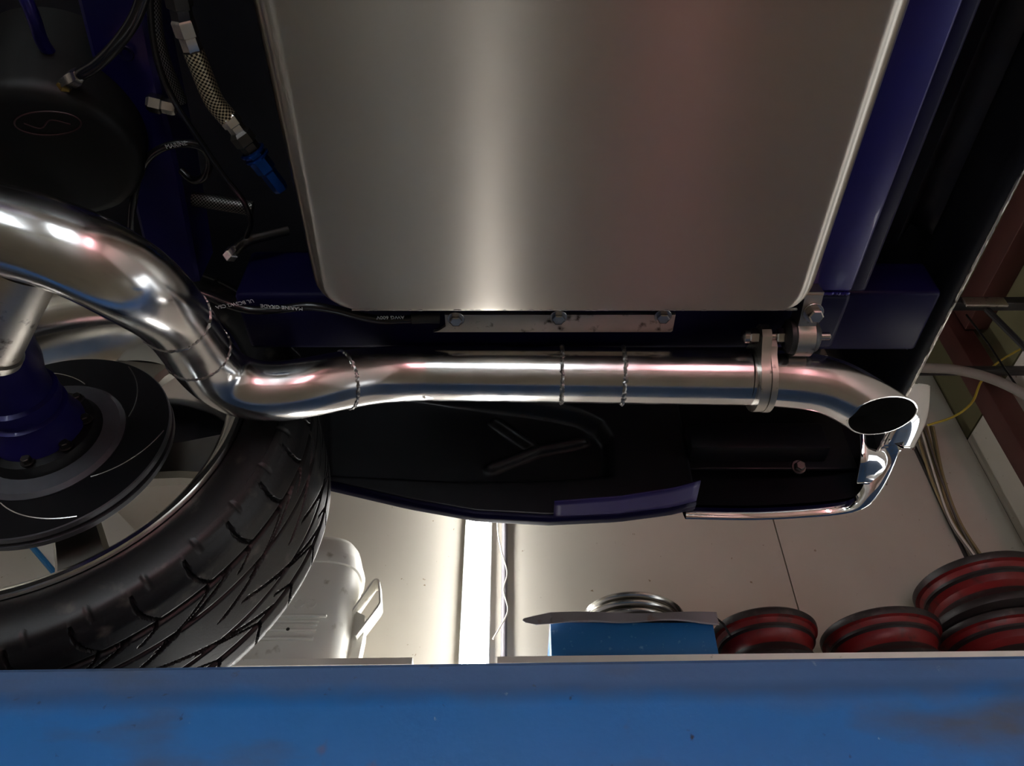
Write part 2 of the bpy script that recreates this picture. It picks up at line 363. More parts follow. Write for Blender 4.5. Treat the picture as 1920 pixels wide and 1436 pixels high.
# --- fuel tank: rounded box, brushed across
TZ = .74; R_ = .030
xl, xr = -.2395, .3660; y0, y1 = -.42, .6165; ztop = TZ+.20
def tank_section(x0, x1, zb, zt, r):
    P = []
    for (cx, cz, a0) in ((x1-r, zb+r, -PI/2), (x1-r, zt-r, 0), (x0+r, zt-r, PI/2), (x0+r, zb+r, PI)):
        for k in range(9): a = a0 + k/8*PI/2; P.append((cx + r*math.cos(a), cz + r*math.sin(a)))
    return P
b = MB(); secs = []
ys = [(y0, 0), (y0+.3, 0), (0.2, 0), (0.4, 0), (0.55, 0)] + [(y1-.035+.035*math.sin(t*PI/2/6), .035*(1-math.cos(t*PI/2/6))) for t in range(0, 7)]
for (y, ins) in ys: secs.append((y, tank_section(xl+ins*1.0, xr-ins*.45, TZ+min(ins*.02, .001), ztop, R_)))
n = 36
for (y, S) in secs:
    for (x, z) in S: b.v.append(W(x, y, z))
for i in range(len(secs)-1):
    for j in range(n):
        j2 = (j+1) % n; q = (i*n+j, (i+1)*n+j, (i+1)*n+j2, i*n+j2)
        b.face(q, [(sum((b.v[k].x, b.v[k].z*.5)), b.v[k].y) for k in q])
b.face(range(n)); b.face(range((len(secs)-1)*n, len(secs)*n))
tank = b.build('fuel_tank', M_tank, car, angle=50, label='brushed aluminium fuel tank')
random.seed(3)
path = [W(xl+.045 + (xr-xl-.065)*k/160, y1-.001, TZ+.002+random.uniform(-.0006, .0006)) for k in range(161)]
MB().tube(path, .0016, 6).build('weld_bead', M_weld, tank)
# --- mounting plate with bolts under the frame rail
RZ = .80
MB().prism([(-.088, 0), (-.088, -.02), (-.098, -.028), (-.105, -.03), (.212, -.03), (.214, -.028), (.214, 0)][::-1], W(0, .668, RZ-.006), (1, 0, 0), (0, -1, 0), (0, 0, 1), .005).build('mounting_plate', M_castal, car, smooth=False, label='light metal mounting plate along the frame rail')
mp = [o for o in bpy.data.objects if o.name.startswith('mounting_plate')][0]
def hexbolt(name, p, ax, r, h, parent, m=None, washer=True):
    ax = Vector(ax).normalized(); b = MB(); p = Vector(p)
    if washer: b.cyl(p, p + ax*h*.22, r*1.35, 20, .0003)
    b.lathe([(1e-5, h), (r*.8, h), (r, h*.9), (r, h*.2), (1e-5, h*.2)], p, ax, 6)
    return b.build(name, m or M_steel, parent, angle=25)

# --- frame rails and crossmembers
b = MB().box(tuple(W(-.36, .640, RZ)), tuple(W(.44, .735, RZ+.10)), .008); rail = b.build('frame_rail', M_bluedark, car, angle=50, label='navy painted frame rail running beside the tank')
b = MB().box(tuple(W(.374, -.45, RZ-.004)), tuple(W(.434, .632, RZ+.09)), .004); cr = b.build('rear_crossmember', M_bluepaint, car, angle=50, label='deep blue crossmember behind the tank')
MB().box(tuple(W(.436, -.45, RZ+.03)), tuple(W(.472, .66, RZ+.12)), .006).build('crossmember_flange', M_bluedark, cr, angle=50)
random.seed(5)
MB().tube([W(.376+.055*k/30, .634, RZ-.004+random.uniform(-.001, .001)) for k in range(31)], lambda t: .0022, 6).build('weld_bead', M_bluepaint, cr)
b = MB().box(tuple(W(.435, .69, .868)), tuple(W(.601, .80, .94)), .006); b.build('rear_rail_end', M_bluedark, car, angle=50, label='navy rail end tied to the rear panel')
for (px, py) in ((855, 597), (1047, 594), (1243, 592)):
    hexbolt('bolt', at(px, py, Z=RZ-.006), (0, 0, -1), .0085, .008, mp)

# --- underbody, quarter panel, rear panel
b = MB().box(tuple(W(-1.9, -.75, 1.13)), tuple(W(.60, 1.10, 1.16))); b.build('underbody_floor', M_blackgloss, car, smooth=False, label='black car floor')
LIP = [(-.95, 1.02), (-.75, .965), (-.588, .915), (-.45, .880), (-.3236, .852), (-.18, .812), (-.06, .786), (.06, .778), (.18, .785), (.27, .799), (.315, .812)]
def lip_z(x):
    for (a, za), (c, zc) in zip(LIP, LIP[1:]):
        if x <= c: t = (x-a)/(c-a); return za + (zc-za)*t
    return LIP[-1][1]
def smoothstep(a, c, x): t = max(0, min(1, (x-a)/(c-a))); return t*t*(3-2*t)
def segd(p, a, c):
    p = Vector(p); a = Vector(a); c = Vector(c); t = max(0, min(1, (p-a).dot(c-a)/(c-a).length_squared)); return (p-(a+(c-a)*t)).length
# pressed relief on the inner quarter panel: recessed bay with Y-shaped ribs
c0 = at(1150, 815, Y=1.085); c1 = at(1152, 880, Y=1.085); cR = at(1232, 897, Y=1.085)
ribs = [(at(930, 770, Y=1.085), at(1010, 822, Y=1.085)), (at(1010, 822, Y=1.085), at(1095, 806, Y=1.085)), (at(1010, 822, Y=1.085), at(920, 855, Y=1.085))]
bay = [at(*q, Y=1.085) for q in ((600, 700), (1030, 757), (1085, 768), (1125, 787), (1145, 815), (1146, 884), (1000, 893), (850, 893), (600, 880))]
def in_bay(x, z):
    ins = False; n = len(bay); dmin = 9
    for i in range(n):
        a = bay[i]; c = bay[(i+1) % n]
        if (a.z > z) != (c.z > z) and x < (c.x-a.x)*(z-a.z)/(c.z-a.z)+a.x: ins = not ins
        dmin = min(dmin, segd((x, z), (a.x, a.z), (c.x, c.z)))
    return dmin if ins else -dmin
def panel(u, v):
    x = -.95 + u*1.265; zl = lip_z(x) + .006; z = zl + (1.15-zl)*v
    y = 1.085 + .012*(1-v)
    d = in_bay(x, z-0); y += .03*smoothstep(-.006, .012, d)
    r = min(segd((x, z+H), (a.x, a.z), (c.x, c.z)) for a, c in ribs); y -= .012*(1-smoothstep(.004, .012, r))
    return W(x, y, z)
for q in bay: q.z -= H
qp = MB().grid(230, 110, panel).build('inner_quarter_panel', M_blacksheet, car, angle=80, solid=.002, label='black pressed inner quarter panel with a Y-shaped rib')
def outer(u, v):
    x = -.95 + u*1.265; z = lip_z(x); t = v
    prof = [(1.098, .010), (1.100, .001), (1.106, -.002), (1.118, -.001), (1.128, .006), (1.134, .03), (1.15, .10), (1.16, .26)]
    s = t*(len(prof)-1); i = min(int(s), len(prof)-2); f = s-i
    return W(x, prof[i][0] + (prof[i+1][0]-prof[i][0])*f, z + prof[i][1] + (prof[i+1][1]-prof[i][1])*f)
MB().grid(60, 21, outer).build('quarter_panel_skin', M_bluedark, car, angle=60, solid=.0015, label='purple blue quarter panel skin with rolled lower lip')
# turned-in flange at the rear of the lip
MB().grid(20, 4, lambda u, v: W(.07+.245*u, 1.06+.05*v - .012*u, lip_z(.07+.245*u)+.002+.004*(1-v))).build('lip_flange', M_lilac, car, solid=.002, label='purple turned-in lip flange')
# rear valance and trunk floor behind the tank
XV = .625
def valance(u, v):
    y = -.35 + u*1.385; zb = .862 + .012*u
    return W(XV-.02*v, y, zb + (1.14-zb)*v)
MB().grid(30, 8, valance).build('rear_valance', M_blackgloss, car, solid=.003, label='black rear valance panel with a beaded edge')
random.seed(9)
val = bpy.data.objects['rear_valance']
MB().tube([W(XV, -.35+1.385*k/260, .860+.012*k/260) for k in range(261)], .0022, 7, ring_fn=lambda i, k, s: .8+.45*random.random()).build('edge_bead', M_castal, val)
MB().grid(6, 30, lambda u, v: W(.472+.13*u, -.35+1.0*v, .95+.03*math.sin(u*PI*3))).build('trunk_floor', M_blackgloss, car, solid=.002, label='black ribbed trunk floor')
hexbolt('bolt', at(1698, 640, X=XV-.012), (-1, 0, -.2), .010, .014, val, M_darkano)

# --- exhaust
PR = .0381
ctrl = [at(-330, 405, D=.73), at(-160, 400, D=.73), at(0, 430, D=.73), at(110, 456, D=.728), at(208, 504, D=.735), at(275, 547, D=.775), at(328, 592, D=.845), at(364, 650, D=.92), at(402, 703, D=.968),
        at(450, 728, D=.985), at(505, 737, D=.995), at(580, 727, D=1.005), at(645, 711, D=1.03), at(720, 701, D=1.065), at(800, 699, D=1.075)]
cl = smooth_path(ctrl, 12)
for _ in range(110):
    cl = [cl[0]] + [cl[i]*.5 + (cl[i-1]+cl[i+1])*.25 for i in range(1, len(cl)-1)] + [cl[-1]]
b0 = cl[-1]; b1 = at(1400, 707, D=1.06)
straight = [b0 + (b1-b0)*t for t in (.03, .2, .4, .6, .8, 1.0)]
tc_ = at(1655, 780, D=1.055); tt = Vector((.842, .415, -.345)).normalized()
tailc = [b1, at(1470, 711, D=1.06), tc_ - tt*.085 - Vector((.004, -.004, 0)), tc_ - tt*.04, tc_]
tail = smooth_path(tailc, 14)
for _ in range(60): tail = tail[:1] + [tail[i]*.5 + (tail[i-1]+tail[i+1])*.25 for i in range(1, len(tail)-1)] + tail[-1:]
main = cl + straight
ex = MB().tube(main, lambda t: PR + .0042*(1-smoothstep(.30, .42, t)), 48, caps=False).build('exhaust_pipe', M_pipe, car, angle=60, label='polished exhaust pipe snaking past the wheel')
def bead(p, t, r, parent, br=.0016, seed=1, flat=1.0):
    random.seed(seed); t = Vector(t).normalized(); up = Vector((0, 0, 1)); N = (up - t*up.dot(t)).normalized(); B = t.cross(N)
    pts = [Vector(p) + (N*math.cos(2*PI*k/120) + B*math.sin(2*PI*k/120))*r + t*random.uniform(-.0009, .0009) for k in range(121)]
    return MB().tube(pts, br, 6, caps=False, ring_fn=lambda i, k, s: .6+.9*random.random()).build('weld_bead', M_weld, parent)
def near(px, py, path):
    best = None
    for i in range(1, len(path)-1):
        q = path[i]; r = Vector((q.x, q.y, q.z-H)); dep = r.y*.70711 + r.z*.70711
        x = 960 + F*r.x/dep; y = 718 - F*(r.z-r.y)*.70711/dep
        d = (x-px)**2 + (y-py)**2
        if best is None or d < best[0]: best = (d, i)
    i = best[1]; return path[i], path[i+1]-path[i-1]
for k, (px, py) in enumerate(((331, 592), (368, 660), (645, 710))):
    p, t = near(px, py, cl); bead(p, t, PR, ex, .0013 if k < 2 else .002, k)
for k, px in enumerate((1055, 1169)):
    s = (px-800)/600.0; bead(b0 + (b1-b0)*s, b1-b0, PR, ex, .0026, 10+k)
# tail piece cut on the slant
nring = 40; b = MB(); b.tube(tail, PR, nring, caps=False)
cutn = Vector((.277, .070, -.958)).normalized(); cutp = tc_
nr = len(tail)
for i in range(nr-16, nr):
    for k in range(nring):
        q = b.v[i*nring+k]; dist = (q-cutp).dot(cutn); den = tt.dot(cutn)
        if i == nr-1 or dist > 0: b.v[i*nring+k] = q - tt*(dist/den)
ends = [b.v[(nr-1)*nring+k].copy() for k in range(nring)]
tp = b.build('tail_tip', M_pipe, car, angle=60, label='slash-cut polished tail tip')
c = sum(ends, Vector())/nring; b = MB()
inner = [c + (e-c)*.955 for e in ends]; deep = [c - tt*.035 + (e-c)*.80 for e in inner]
base = b.v; b.v += ends + inner + [e + cutn*.0 for e in inner] + deep
for k in range(nring):
    k2 = (k+1) % nring
    b.face((k, k2, nring+k2, nring+k), None, 0); b.face((2*nring+k, 2*nring+k2, 3*nring+k2, 3*nring+k), None, 1)
b.face([3*nring+k for k in range(nring)], None, 1)
b.build('tip_inside', [M_pipe, M_pipein], tp, angle=40, label='sooty inside of the tail tip')
# flange pair and hanger
fx = at(1428, 707, D=1.06); fd = (tail[3]-tail[0]).normalized()
fp = [(math.cos(a)*.0465, math.sin(a)*.0465) for a in [math.radians(d) for d in range(-235, 56, 10)]]
fl_poly = fp + [(.018, .058), (.0165, .068), (.010, .075), (-.006, .076), (-.014, .070), (-.018, .058)]
eu = Vector((0, -.97, .22)).normalized(); ev = eu.cross(Vector((1, 0, 0)))
exf = b1 + (b1-b0).normalized()*.006
fl = MB().prism(fl_poly, exf, ev, eu, (1, 0, 0), .0125).build('exhaust_flange', M_castal, car, angle=30, label='scuffed aluminium exhaust flange')
MB().prism([(x*1.02-.001, y if y < .05 else y*.8) for (x, y) in fl_poly], exf + Vector((.0132, 0, 0)), ev, eu, (1, 0, 0), .008).build('flange_half', M_castal, fl, angle=30)
hp = exf + eu*.0625; 
b = MB().cyl(hp + Vector((-.018, 0, 0)), hp + Vector((.092, 0, 0)), .0052, 14, .001); b.build('hanger_bolt', M_steel, car, label='hanger bolt through the flange ear')
hb = bpy.data.objects['hanger_bolt']
for (x0, L) in ((-.013, .012), (.0215, .012)):
    MB().lathe([(1e-5, 0), (.009, 0), (.0105, .0015), (.0105, L-.0015), (.009, L), (1e-5, L)], hp + Vector((x0, 0, 0)), (1, 0, 0), 6).build('nut', M_steel, hb, angle=25)
MB().lathe([(1e-5, -.004), (.006, -.003), (.0095, .0), (.0095, .006), (1e-5, .006)], hp + Vector((-.0195, 0, 0)), (1, 0, 0), 16).build('bolt_head', M_steel, hb, angle=40)
mc = hp + Vector((.0525, 0, 0)) 
b = MB().lathe([(.005, -.020), (.014, -.021), (.0225, -.016), (.0235, -.008), (.0235, .014), (.0195, .021), (.014, .024), (.005, .024)], mc, (1, 0, 0), 28); rb = b.build('rubber_mount', M_rubber, car, angle=40, label='black rubber hanger bush')
cp = [(math.cos(a)*.0262, math.sin(a)*.0262) for a in [math.radians(d) for d in range(-238, 59, 9)]]
clampp = cp + [(.0145, .032), (.0145, .066), (-.0145, .066), (-.0145, .032)]
MB().prism(clampp, mc + Vector((-.010, 0, 0)), ev, eu, (1, 0, 0), .0225).build('hanger_clamp', M_castal, car, angle=30, label='bright aluminium clamp around the rubber bush')
hc = bpy.data.objects['hanger_clamp']
Mt = Matrix.Translation(mc + eu*.05) 
MB().prism([(-.013, -.012), (.013, -.012), (.013, .012), (-.013, .012)], mc + eu*.064 + Vector((.001, 0, 0)), (1, 0, 0), ev, eu, .005).build('clamp_foot', M_castal, hc, smooth=False)
hexbolt('clamp_bolt', mc + eu*.046 + Vector((.004, 0, -.0145)), (0, -.25, -1), .0095, .016, hc)

# --- wheel
WC = W(-.6418, 0, .7147); WY1 = .78; K = 1.026; AX = (0, 1, 0)
wc = Vector((WC.x, WY1, WC.z))
# rim: (radius, distance outward from the inner lip)
rimp = [(r*K, y) for r, y in [(.262, .004), (.266, -.003), (.272, -.004), (.275, .001), (.273, .006), (.262, .012), (.252, .024), (.246, .05), (.243, .12), (.246, .20), (.252, .235), (.262, .247), (.274, .249), (.275, .256), (.266, .258), (.252, .246), (.240, .225), (.236, .20), (.232, .12), (.235, .05), (.243, .022), (.254, .010)]]
whl = MB().lathe(rimp, wc, AX, 128, closed=True).build('wheel', M_rim, car, angle=40, label='polished deep alloy wheel')
# spokes
for k, ang in enumerate((-62, 10, 82, 154, 226)):
    a = math.radians(ang-0); er = Vector((math.cos(a), 0, math.sin(a))); et = Vector((-math.sin(a), 0, math.cos(a)))
    o = wc + Vector((0, .118, 0)); b = MB()
    st = [(.05, .036, .0, .030), (.10, .030, .0, .028), (.16, .034, .004, .026), (.215, .045, .008, .024), (.236, .056, .010, .024)]
    for (r, hw, dy, th) in st:
        for (s, q) in ((-1, 0), (-.82, -.35), (.82, -.35), (1, 0), (.8, 1), (-.8, 1)):
            b.v.append(o + er*r + et*hw*s + Vector((0, dy + th*q*.9, 0)))
    for i in range(len(st)-1):
        for j in range(6): b.face((i*6+j, (i+1)*6+j, (i+1)*6+(j+1) % 6, i*6+(j+1) % 6))
    b.face(range(6)); b.face(range(24, 30)); b.build('spoke', M_spoke, whl, angle=30)
MB().cyl(wc + Vector((0, .075, 0)), wc + Vector((0, .15, 0)), .07, 40, .004).build('wheel_hub', M_spoke, whl, angle=40)
# tyre with cut tread
RTY = .361; C = 2*PI*RTY; NP = 34
def tyre_mesh():
    base = [(.276, .012), (.281, .004), (.287, -.001), (.298, -.006), (.312, -.009), (.326, -.008), (.3345, -.0055), (.336, -.0075), (.342, -.006), (.3475, -.001)]
    b = MB(); seg = 1360; wtr0, wtr1 = .005, .245; NT = 150
    prof = list(base)
    for k in range(NT+1):
        w_ = k/NT; y = wtr0 + (wtr1-wtr0)*w_; e = abs(w_-.5)*2
        prof.append((RTY - .0035*e*e - .008*max(0, e-.8)**2*25, y))
    prof += [(r, .25-y) for (r, y) in base[::-1]]; nb = len(base); m = len(prof)
    p = C/NP
    def groove(s, w_):
        e = (w_-.5)*2; a = abs(e); side = 1 if e > 0 else -1; g = 0
        dn = lambda d, hw: 1-smoothstep(hw*.7, hw*1.25, abs(d))
        wrap = lambda x, P: (x + P/2) % P - P/2
        g = max(g, dn((a-.60)*.119, .0042))                               # circumferential groove
        g = max(g, dn((a-.30)*.119 - .0, .0022)*.9)
        sh = .5*p*(side > 0)
        if a > .60: g = max(g, dn(wrap(s + sh - .02*(a-.6) - .012*math.sin((a-.6)*6), p), .0022)*(1-.4*smoothstep(.9, 1, a)))
        if .22 < a <= .62: g = max(g, dn(wrap(s + sh + .14*(a-.62)*(1+1.6*(.62-a)), 2*p if a < .42 else p), .0024))
        if a <= .62: g = max(g, dn(wrap(s + sh + .5*p + .30*(a-.6), 2*p)*.42, .0023))
        return g
    tab = {}
    for k in range(seg):
        a = 2*PI*k/seg; s = a*RTY; ca, sa = math.cos(a), math.sin(a)
        for j, (r, y) in enumerate(prof):
            if nb <= j < m-nb:
                r -= .0075*groove(s, (j-nb)/NT)
            elif j in (nb-1, nb-2, nb-3, m-nb, m-nb+1, m-nb+2):      # shoulder blocks run down the sidewall
                d = ((s + (.5*p if j >= m-nb else 0) + .006 + p/2) % p) - p/2
                r -= .003*(1-smoothstep(.0018, .0032, abs(d)))
            b.v.append(Vector((wc.x + r*sa, wc.y + y, wc.z + r*ca)))
    for k in range(seg):
        k2 = (k+1) % seg
        for j in range(m-1): b.f.append((k*m+j, k2*m+j, k2*m+j+1, k*m+j+1))
    b.uv = [None]*len(b.f); b.mi = [0]*len(b.f); return b
ty = tyre_mesh().build('tyre', M_tyre, whl, angle=55, label='black low-profile tyre with swept tread grooves')
# --- brake rotor and axle
rc = wc + Vector((0, .045, 0))
rot = MB().lathe([(.105, .0), (.162, .0), (.1635, .0015), (.1635, .009), (.157, .010), (.157, .016), (.1635, .017), (.1635, .024), (.162, .026), (.105, .026)], rc, AX, 96, closed=True,
                 mi=[0, 1, 1, 1, 1, 1, 1, 1, 0, 0]).build('brake_rotor', [M_blackpart, M_rotor], car, angle=30, label='black brake rotor with bright edge')
MB().lathe([(.062, -.012), (.098, -.006), (.104, -.001), (.104, .004), (.062, .004)], rc, AX, 64, closed=True).build('rotor_ring', M_rotor, rot, angle=30)
b = MB().lathe([(1e-5, -.030), (.045, -.030), (.070, -.022), (.078, -.008), (.078, .0), (1e-5, .0)], rc, AX, 48); b.build('rotor_hat', M_blackpart, rot, angle=35)
for k in range(8):
    a = 2*PI*k/8+.2; p = rc + Vector((math.cos(a)*.062, -.026, math.sin(a)*.062)); hexbolt('bolt', p, (0, -1, 0), .0065, .009, rot, M_darkano)
for k in range(6):
    pts = []
    for i in range(15):
        t = i/14; r = .108+.050*t; a = 2*PI*k/6 + .4 + t*.75; pts.append(rc + Vector((math.cos(a)*r, -.0002, math.sin(a)*r)))
    MB().tube(pts, .0011, 5).build('rotor_slot', M_steel, rot)
ac = lambda y: Vector((wc.x, y, wc.z))
axl = MB().lathe([(.052, -1.2), (.052, -.175), (.050, -.14), (.044, -.115), (.044, -.095), (.050, -.092), (.050, -.078), (.046, -.075), (.046, -.068), (.052, -.065), (.052, -.05), (.060, -.03), (.060, -.02), (.03, -.015)], wc + Vector((0, .045, 0)), AX, 40).build('axle_tube', M_bluepaint, car, angle=35, label='deep blue axle tube with ringed end')
hexbolt('bolt', ac(.585) + Vector((.030, 0, -.038)), (.5, 0, -.8), .007, .008, axl)
# --- silver shock body hanging in front of the axle
s0 = at(18, 520, D=.84); s1 = at(-42, 650, D=.87); dirs = (s1-s0).normalized()
MB().lathe([(1e-5, -.02), (.043, -.02), (.043, (s1-s0).length-.006), (.046, (s1-s0).length-.004), (.046, (s1-s0).length+.004), (.038, (s1-s0).length+.008), (1e-5, (s1-s0).length+.008)], s0, dirs, 40).build('shock_absorber', M_castal, car, angle=40, label='silver shock absorber body above the axle')

# --- blue frame bar, hoses and fittings in the dark corner beside the tank
fb = [at(195, -60, Z=.86), at(232, 110, Z=.88), at(290, 330, Z=.90), at(330, 520, Z=.92)]
b = MB()
for i, p in enumerate(fb):
    hw = .034; t = (fb[min(i+1, 3)]-fb[max(i-1, 0)]).normalized(); s = t.cross(Vector((0, 0, 1))).normalized()
    for (q, z) in ((-hw, 0), (-hw*.85, -.004), (hw*.85, -.004), (hw, 0), (hw, .07), (-hw, .07)): b.v.append(p + s*q + Vector((0, 0, z)))
for i in range(3):
    for j in range(6): b.face((i*6+j, (i+1)*6+j, (i+1)*6+(j+1) % 6, i*6+(j+1) % 6))
b.face(range(6)); b.face(range(18, 24)); fbar = b.build('frame_bar', M_bluepaint, car, angle=30, label='deep blue diagonal frame bar')
def knurl(name, p0, p1, r, parent, m, hexa=True):
    p0 = Vector(p0); p1 = Vector(p1); L = (p1-p0).length
    return MB().lathe([(1e-5, 0), (r*.75, 0), (r, L*.12), (r, L*.5), (r*.82, L*.55), (r*.82, L*.9), (r*.7, L), (1e-5, L)], p0, p1-p0, 6 if hexa else 20).build(name, m, parent, angle=25)
knurl('frame_bolt', at(276, 190, Z=.875), at(330, 203, Z=.875), .011, fbar, M_steel)
knurl('frame_bolt', at(215, 195, Z=.875), at(152, 178, Z=.875), .012, fbar, M_steel)
MB().lathe([(.004, .0), (.008, -.0012), (.009, 0), (.008, .001)], at(236, 100, Z=.868), (0, 0, 1), 18).build('drilled_hole_rim', M_bluedark, fbar)
hose1 = MB().tube(smooth_path([at(278, -40, Z=.80), at(255, 30, Z=.80), at(222, 80, Z=.80), at(180, 122, Z=.805), at(150, 140, Z=.81), at(134, 156, Z=.83)], 8), .0065, 14).build('rubber_hose', M_cablej, car, label='glossy black hose crossing the blue frame bar')
knurl('hose_fitting', at(150, 141, Z=.808), at(120, 158, Z=.825), .009, hose1, M_steel)
knurl('hose_fitting', at(122, 158, Z=.822), at(114, 182, Z=.83), .008, hose1, M_brass)
MB().tube(smooth_path([at(280, -30, Z=.82), at(285, 60, Z=.82), at(300, 130, Z=.82), at(330, 195, Z=.82), at(378, 268, Z=.83), at(420, 330, Z=.84), at(455, 375, Z=.85), at(470, 415, Z=.86), at(462, 445, Z=.87)], 8), .0035, 10).build('brake_line', M_cablej, car, label='thin glossy line running down beside the tank')
MB().tube(smooth_path([at(290, -30, Z=.84), at(296, 60, Z=.84), at(315, 130, Z=.84), at(342, 190, Z=.85)], 8), .006, 12, vscale=1).build('mesh_sleeve', M_braid2, car, label='dull braided sleeve beside the thin line')
bh = MB().tube(smooth_path([at(362, 95, Z=.80), at(380, 140, Z=.80), at(402, 190, Z=.80), at(428, 222, Z=.80)], 10), .0105, 20).build('braided_hose', M_braid, car, label='tan steel braided fuel hose with dark fittings')
knurl('hose_end', at(330, -25, Z=.80), at(345, 48, Z=.80), .013, bh, M_darkano)
knurl('hose_end', at(340, 30, Z=.80), at(364, 100, Z=.80), .012, bh, M_steel)
knurl('hose_end', at(424, 214, Z=.80), at(452, 252, Z=.80), .011, bh, M_steel)
knurl('hose_end', at(446, 246, Z=.80), at(478, 288, Z=.80), .0125, bh, M_darkano)
knurl('blue_fitting', at(470, 280, Z=.80), at(528, 356, Z=.80), .0115, bh, M_blueano)
for q in ((474, 284), (482, 294)): 
    p = at(*q, Z=.80); MB().lathe([(.0118, -.002), (.0145, -.001), (.0145, .001), (.0118, .002)], p, at(528, 356, Z=.8)-p, 24).build('fitting_ring', M_blueano, bh)
MB().tube(smooth_path([at(200, 352, Z=.93), at(300, 362, Z=.93), at(380, 376, Z=.93), at(474, 391, Z=.93)], 8), .010, 16).build('braided_hose', M_braid2, car, label='dull braided hose lying across the black corner')
lo = MB().tube(smooth_path([at(245, 440, Z=.86), at(250, 380, Z=.86), at(268, 310, Z=.86), at(305, 277, Z=.86), at(350, 269, Z=.86), at(378, 276, Z=.865), at(392, 300, Z=.875), at(385, 330, Z=.88), at(362, 338, Z=.89), at(340, 320, Z=.90)], 8), .0048, 12).build('looped_cable', M_cablej, car, label='black printed cable looping over the corner')
Mp = lambda p, ang, s=1: Matrix.Translation(p) @ Matrix.Rotation(ang, 4, 'Z') @ Matrix.Rotation(PI, 4, 'X')
text_mesh('cable_print', 'MARINE', .0075, Mp(at(330, 272, Z=.8545), -.2), M_print, lo)
el = MB().tube(smooth_path([at(436, 478, Z=.88), at(448, 465, Z=.87), at(462, 452, Z=.87), at(490, 444, Z=.88), at(540, 432, Z=.90)], 6), .0068, 12).build('elbow_fitting', M_darkano, car, label='small metal elbow fitting at the tank side')
knurl('fitting_nut', at(428, 482, Z=.875), at(446, 462, Z=.87), .0095, el, M_steel)
# canister with a faint red oval
cc = at(95, 300, Z=.82); cax = Vector((.15, .25, -1)).normalized()
cn = MB().lathe([(1e-5, 0), (.080, .0), (.090, .003), (.096, .010), (.098, .02), (.098, .14), (1e-5, .14)], cc, -cax, 64).build('air_canister', M_canister, car, angle=40, label='black round canister with a faint red oval')
b = MB(); N1 = cax.cross(Vector((0, 1, 0))).normalized(); N2 = cax.cross(N1)
oc = at(92, 222, Z=.818); 
pts = [oc + N1*.028*math.cos(2*PI*k/48) + N2*.0135*math.sin(2*PI*k/48) for k in range(49)]
oc2 = cc + cax*.0006; sh = (oc-cc) - cax*(oc-cc).dot(cax)
pts = [oc2 + sh + N1*.034*math.cos(2*PI*k/48) + N2*.016*math.sin(2*PI*k/48) for k in range(49)]
MB().tube(pts, .0009, 5, caps=False).build('oval_emblem', M_redprint, cn)
MB().tube(smooth_path([oc2 + sh - N1*.024 + N2*.002, oc2 + sh - N1*.010 - N2*.006, oc2 + sh + N1*.004 + N2*.004, oc2 + sh + N1*.022 - N2*.003], 6), .0008, 5).build('oval_emblem_script', M_redprint, cn)
MB().tube(smooth_path([at(40, -20, Z=.85), at(62, 30, Z=.85), at(80, 80, Z=.86), at(98, 105, Z=.87)], 6), .007, 12).build('blue_pipe_stub', M_bluepaint, car, label='deep blue pipe stub in the far corner')
# --- battery cable with printed jacket
bc = smooth_path([at(360, 545, Z=.785), at(400, 559, Z=.785), at(430, 571, Z=.785), at(470, 581, Z=.785), at(520, 580, Z=.785), at(575, 574, Z=.785), at(625, 580, Z=.787), at(690, 596, Z=.787), at(720, 600, Z=.787), at(780, 598, Z=.787)], 10)
cab = MB().tube(bc, .0056, 16).build('battery_cable', M_cablej, car, label='black battery cable with white lettering')
for (px, py, s_, rot_) in ((528, 576, 'MARINE GRADE', .10), (440, 570, 'UL BC5W2 CSA', -.22), (732, 595, 'AWG 600V', -.02)):
    text_mesh('cable_print', s_, .0075, Mp(at(px, py, Z=.7787), rot_+PI), M_print, cab)
MB().tube([at(772, 598, Z=.787), at(800, 597, Z=.788), at(824, 597, Z=.790)], .0066, 16).build('cable_sleeve', M_rubber, cab)

# --- chrome quarter bumper
plan = smooth_path([Vector((.300, 1.128, 0)), Vector((.42, 1.135, 0)), Vector((.50, 1.132, 0)), Vector((.57, 1.122, 0)), Vector((.62, 1.10, 0)), Vector((.65, 1.065, 0)), Vector((.664, 1.03, 0))], 8)
def bumper_section(t):
    zb = .798 + .006*math.sin(t*PI) + .075*smoothstep(.55, 1, t); zt = 1.10; fl = .006 + .022*smoothstep(.52, .72, t)
    return [(-fl, zb+.018+fl*.25), (-fl*.45, zb+.006), (.002, zb), (.010, zb+.012), (.018, zb+.05), (.012, zb+.09), (.020, zb+.13), (.018, zb+.18), (.006, zb+.26)]
b = MB(); nb = len(plan); ns = None
for i, p in enumerate(plan):
    t = (plan[min(i+1, nb-1)]-plan[max(i-1, 0)]).normalized(); nrm = Vector((-t.y, t.x, 0)); S = smooth_path([Vector((a, z, 0)) for a, z in bumper_section(i/(nb-1))], 3); ns = len(S)
    for s in S: b.v.append(W(p.x + nrm.x*s.x, p.y + nrm.y*s.x, s.y))
for i in range(nb-1):
    for j in range(ns-1): b.face((i*ns+j, (i+1)*ns+j, (i+1)*ns+j+1, i*ns+j+1))
bp = b.build('chrome_bumper', M_chrome, car, angle=60, label='chrome wrap-around bumper end')
b = MB()
for i, p in enumerate(plan):
    t = (plan[min(i+1, nb-1)]-plan[max(i-1, 0)]).normalized(); nrm = Vector((-t.y, t.x, 0))
    for (a, z) in [(-.002, .028), (-.0005, .05), (.006, .09), (.006, .26)]:
        zb = bumper_section(i/(nb-1))[2][1]; b.v.append(W(p.x + nrm.x*a, p.y + nrm.y*a, zb+z))
for i in range(int(nb*.72)):
    for j in range(3): b.face((i*4+j, (i+1)*4+j, (i+1)*4+j+1, i*4+j+1))
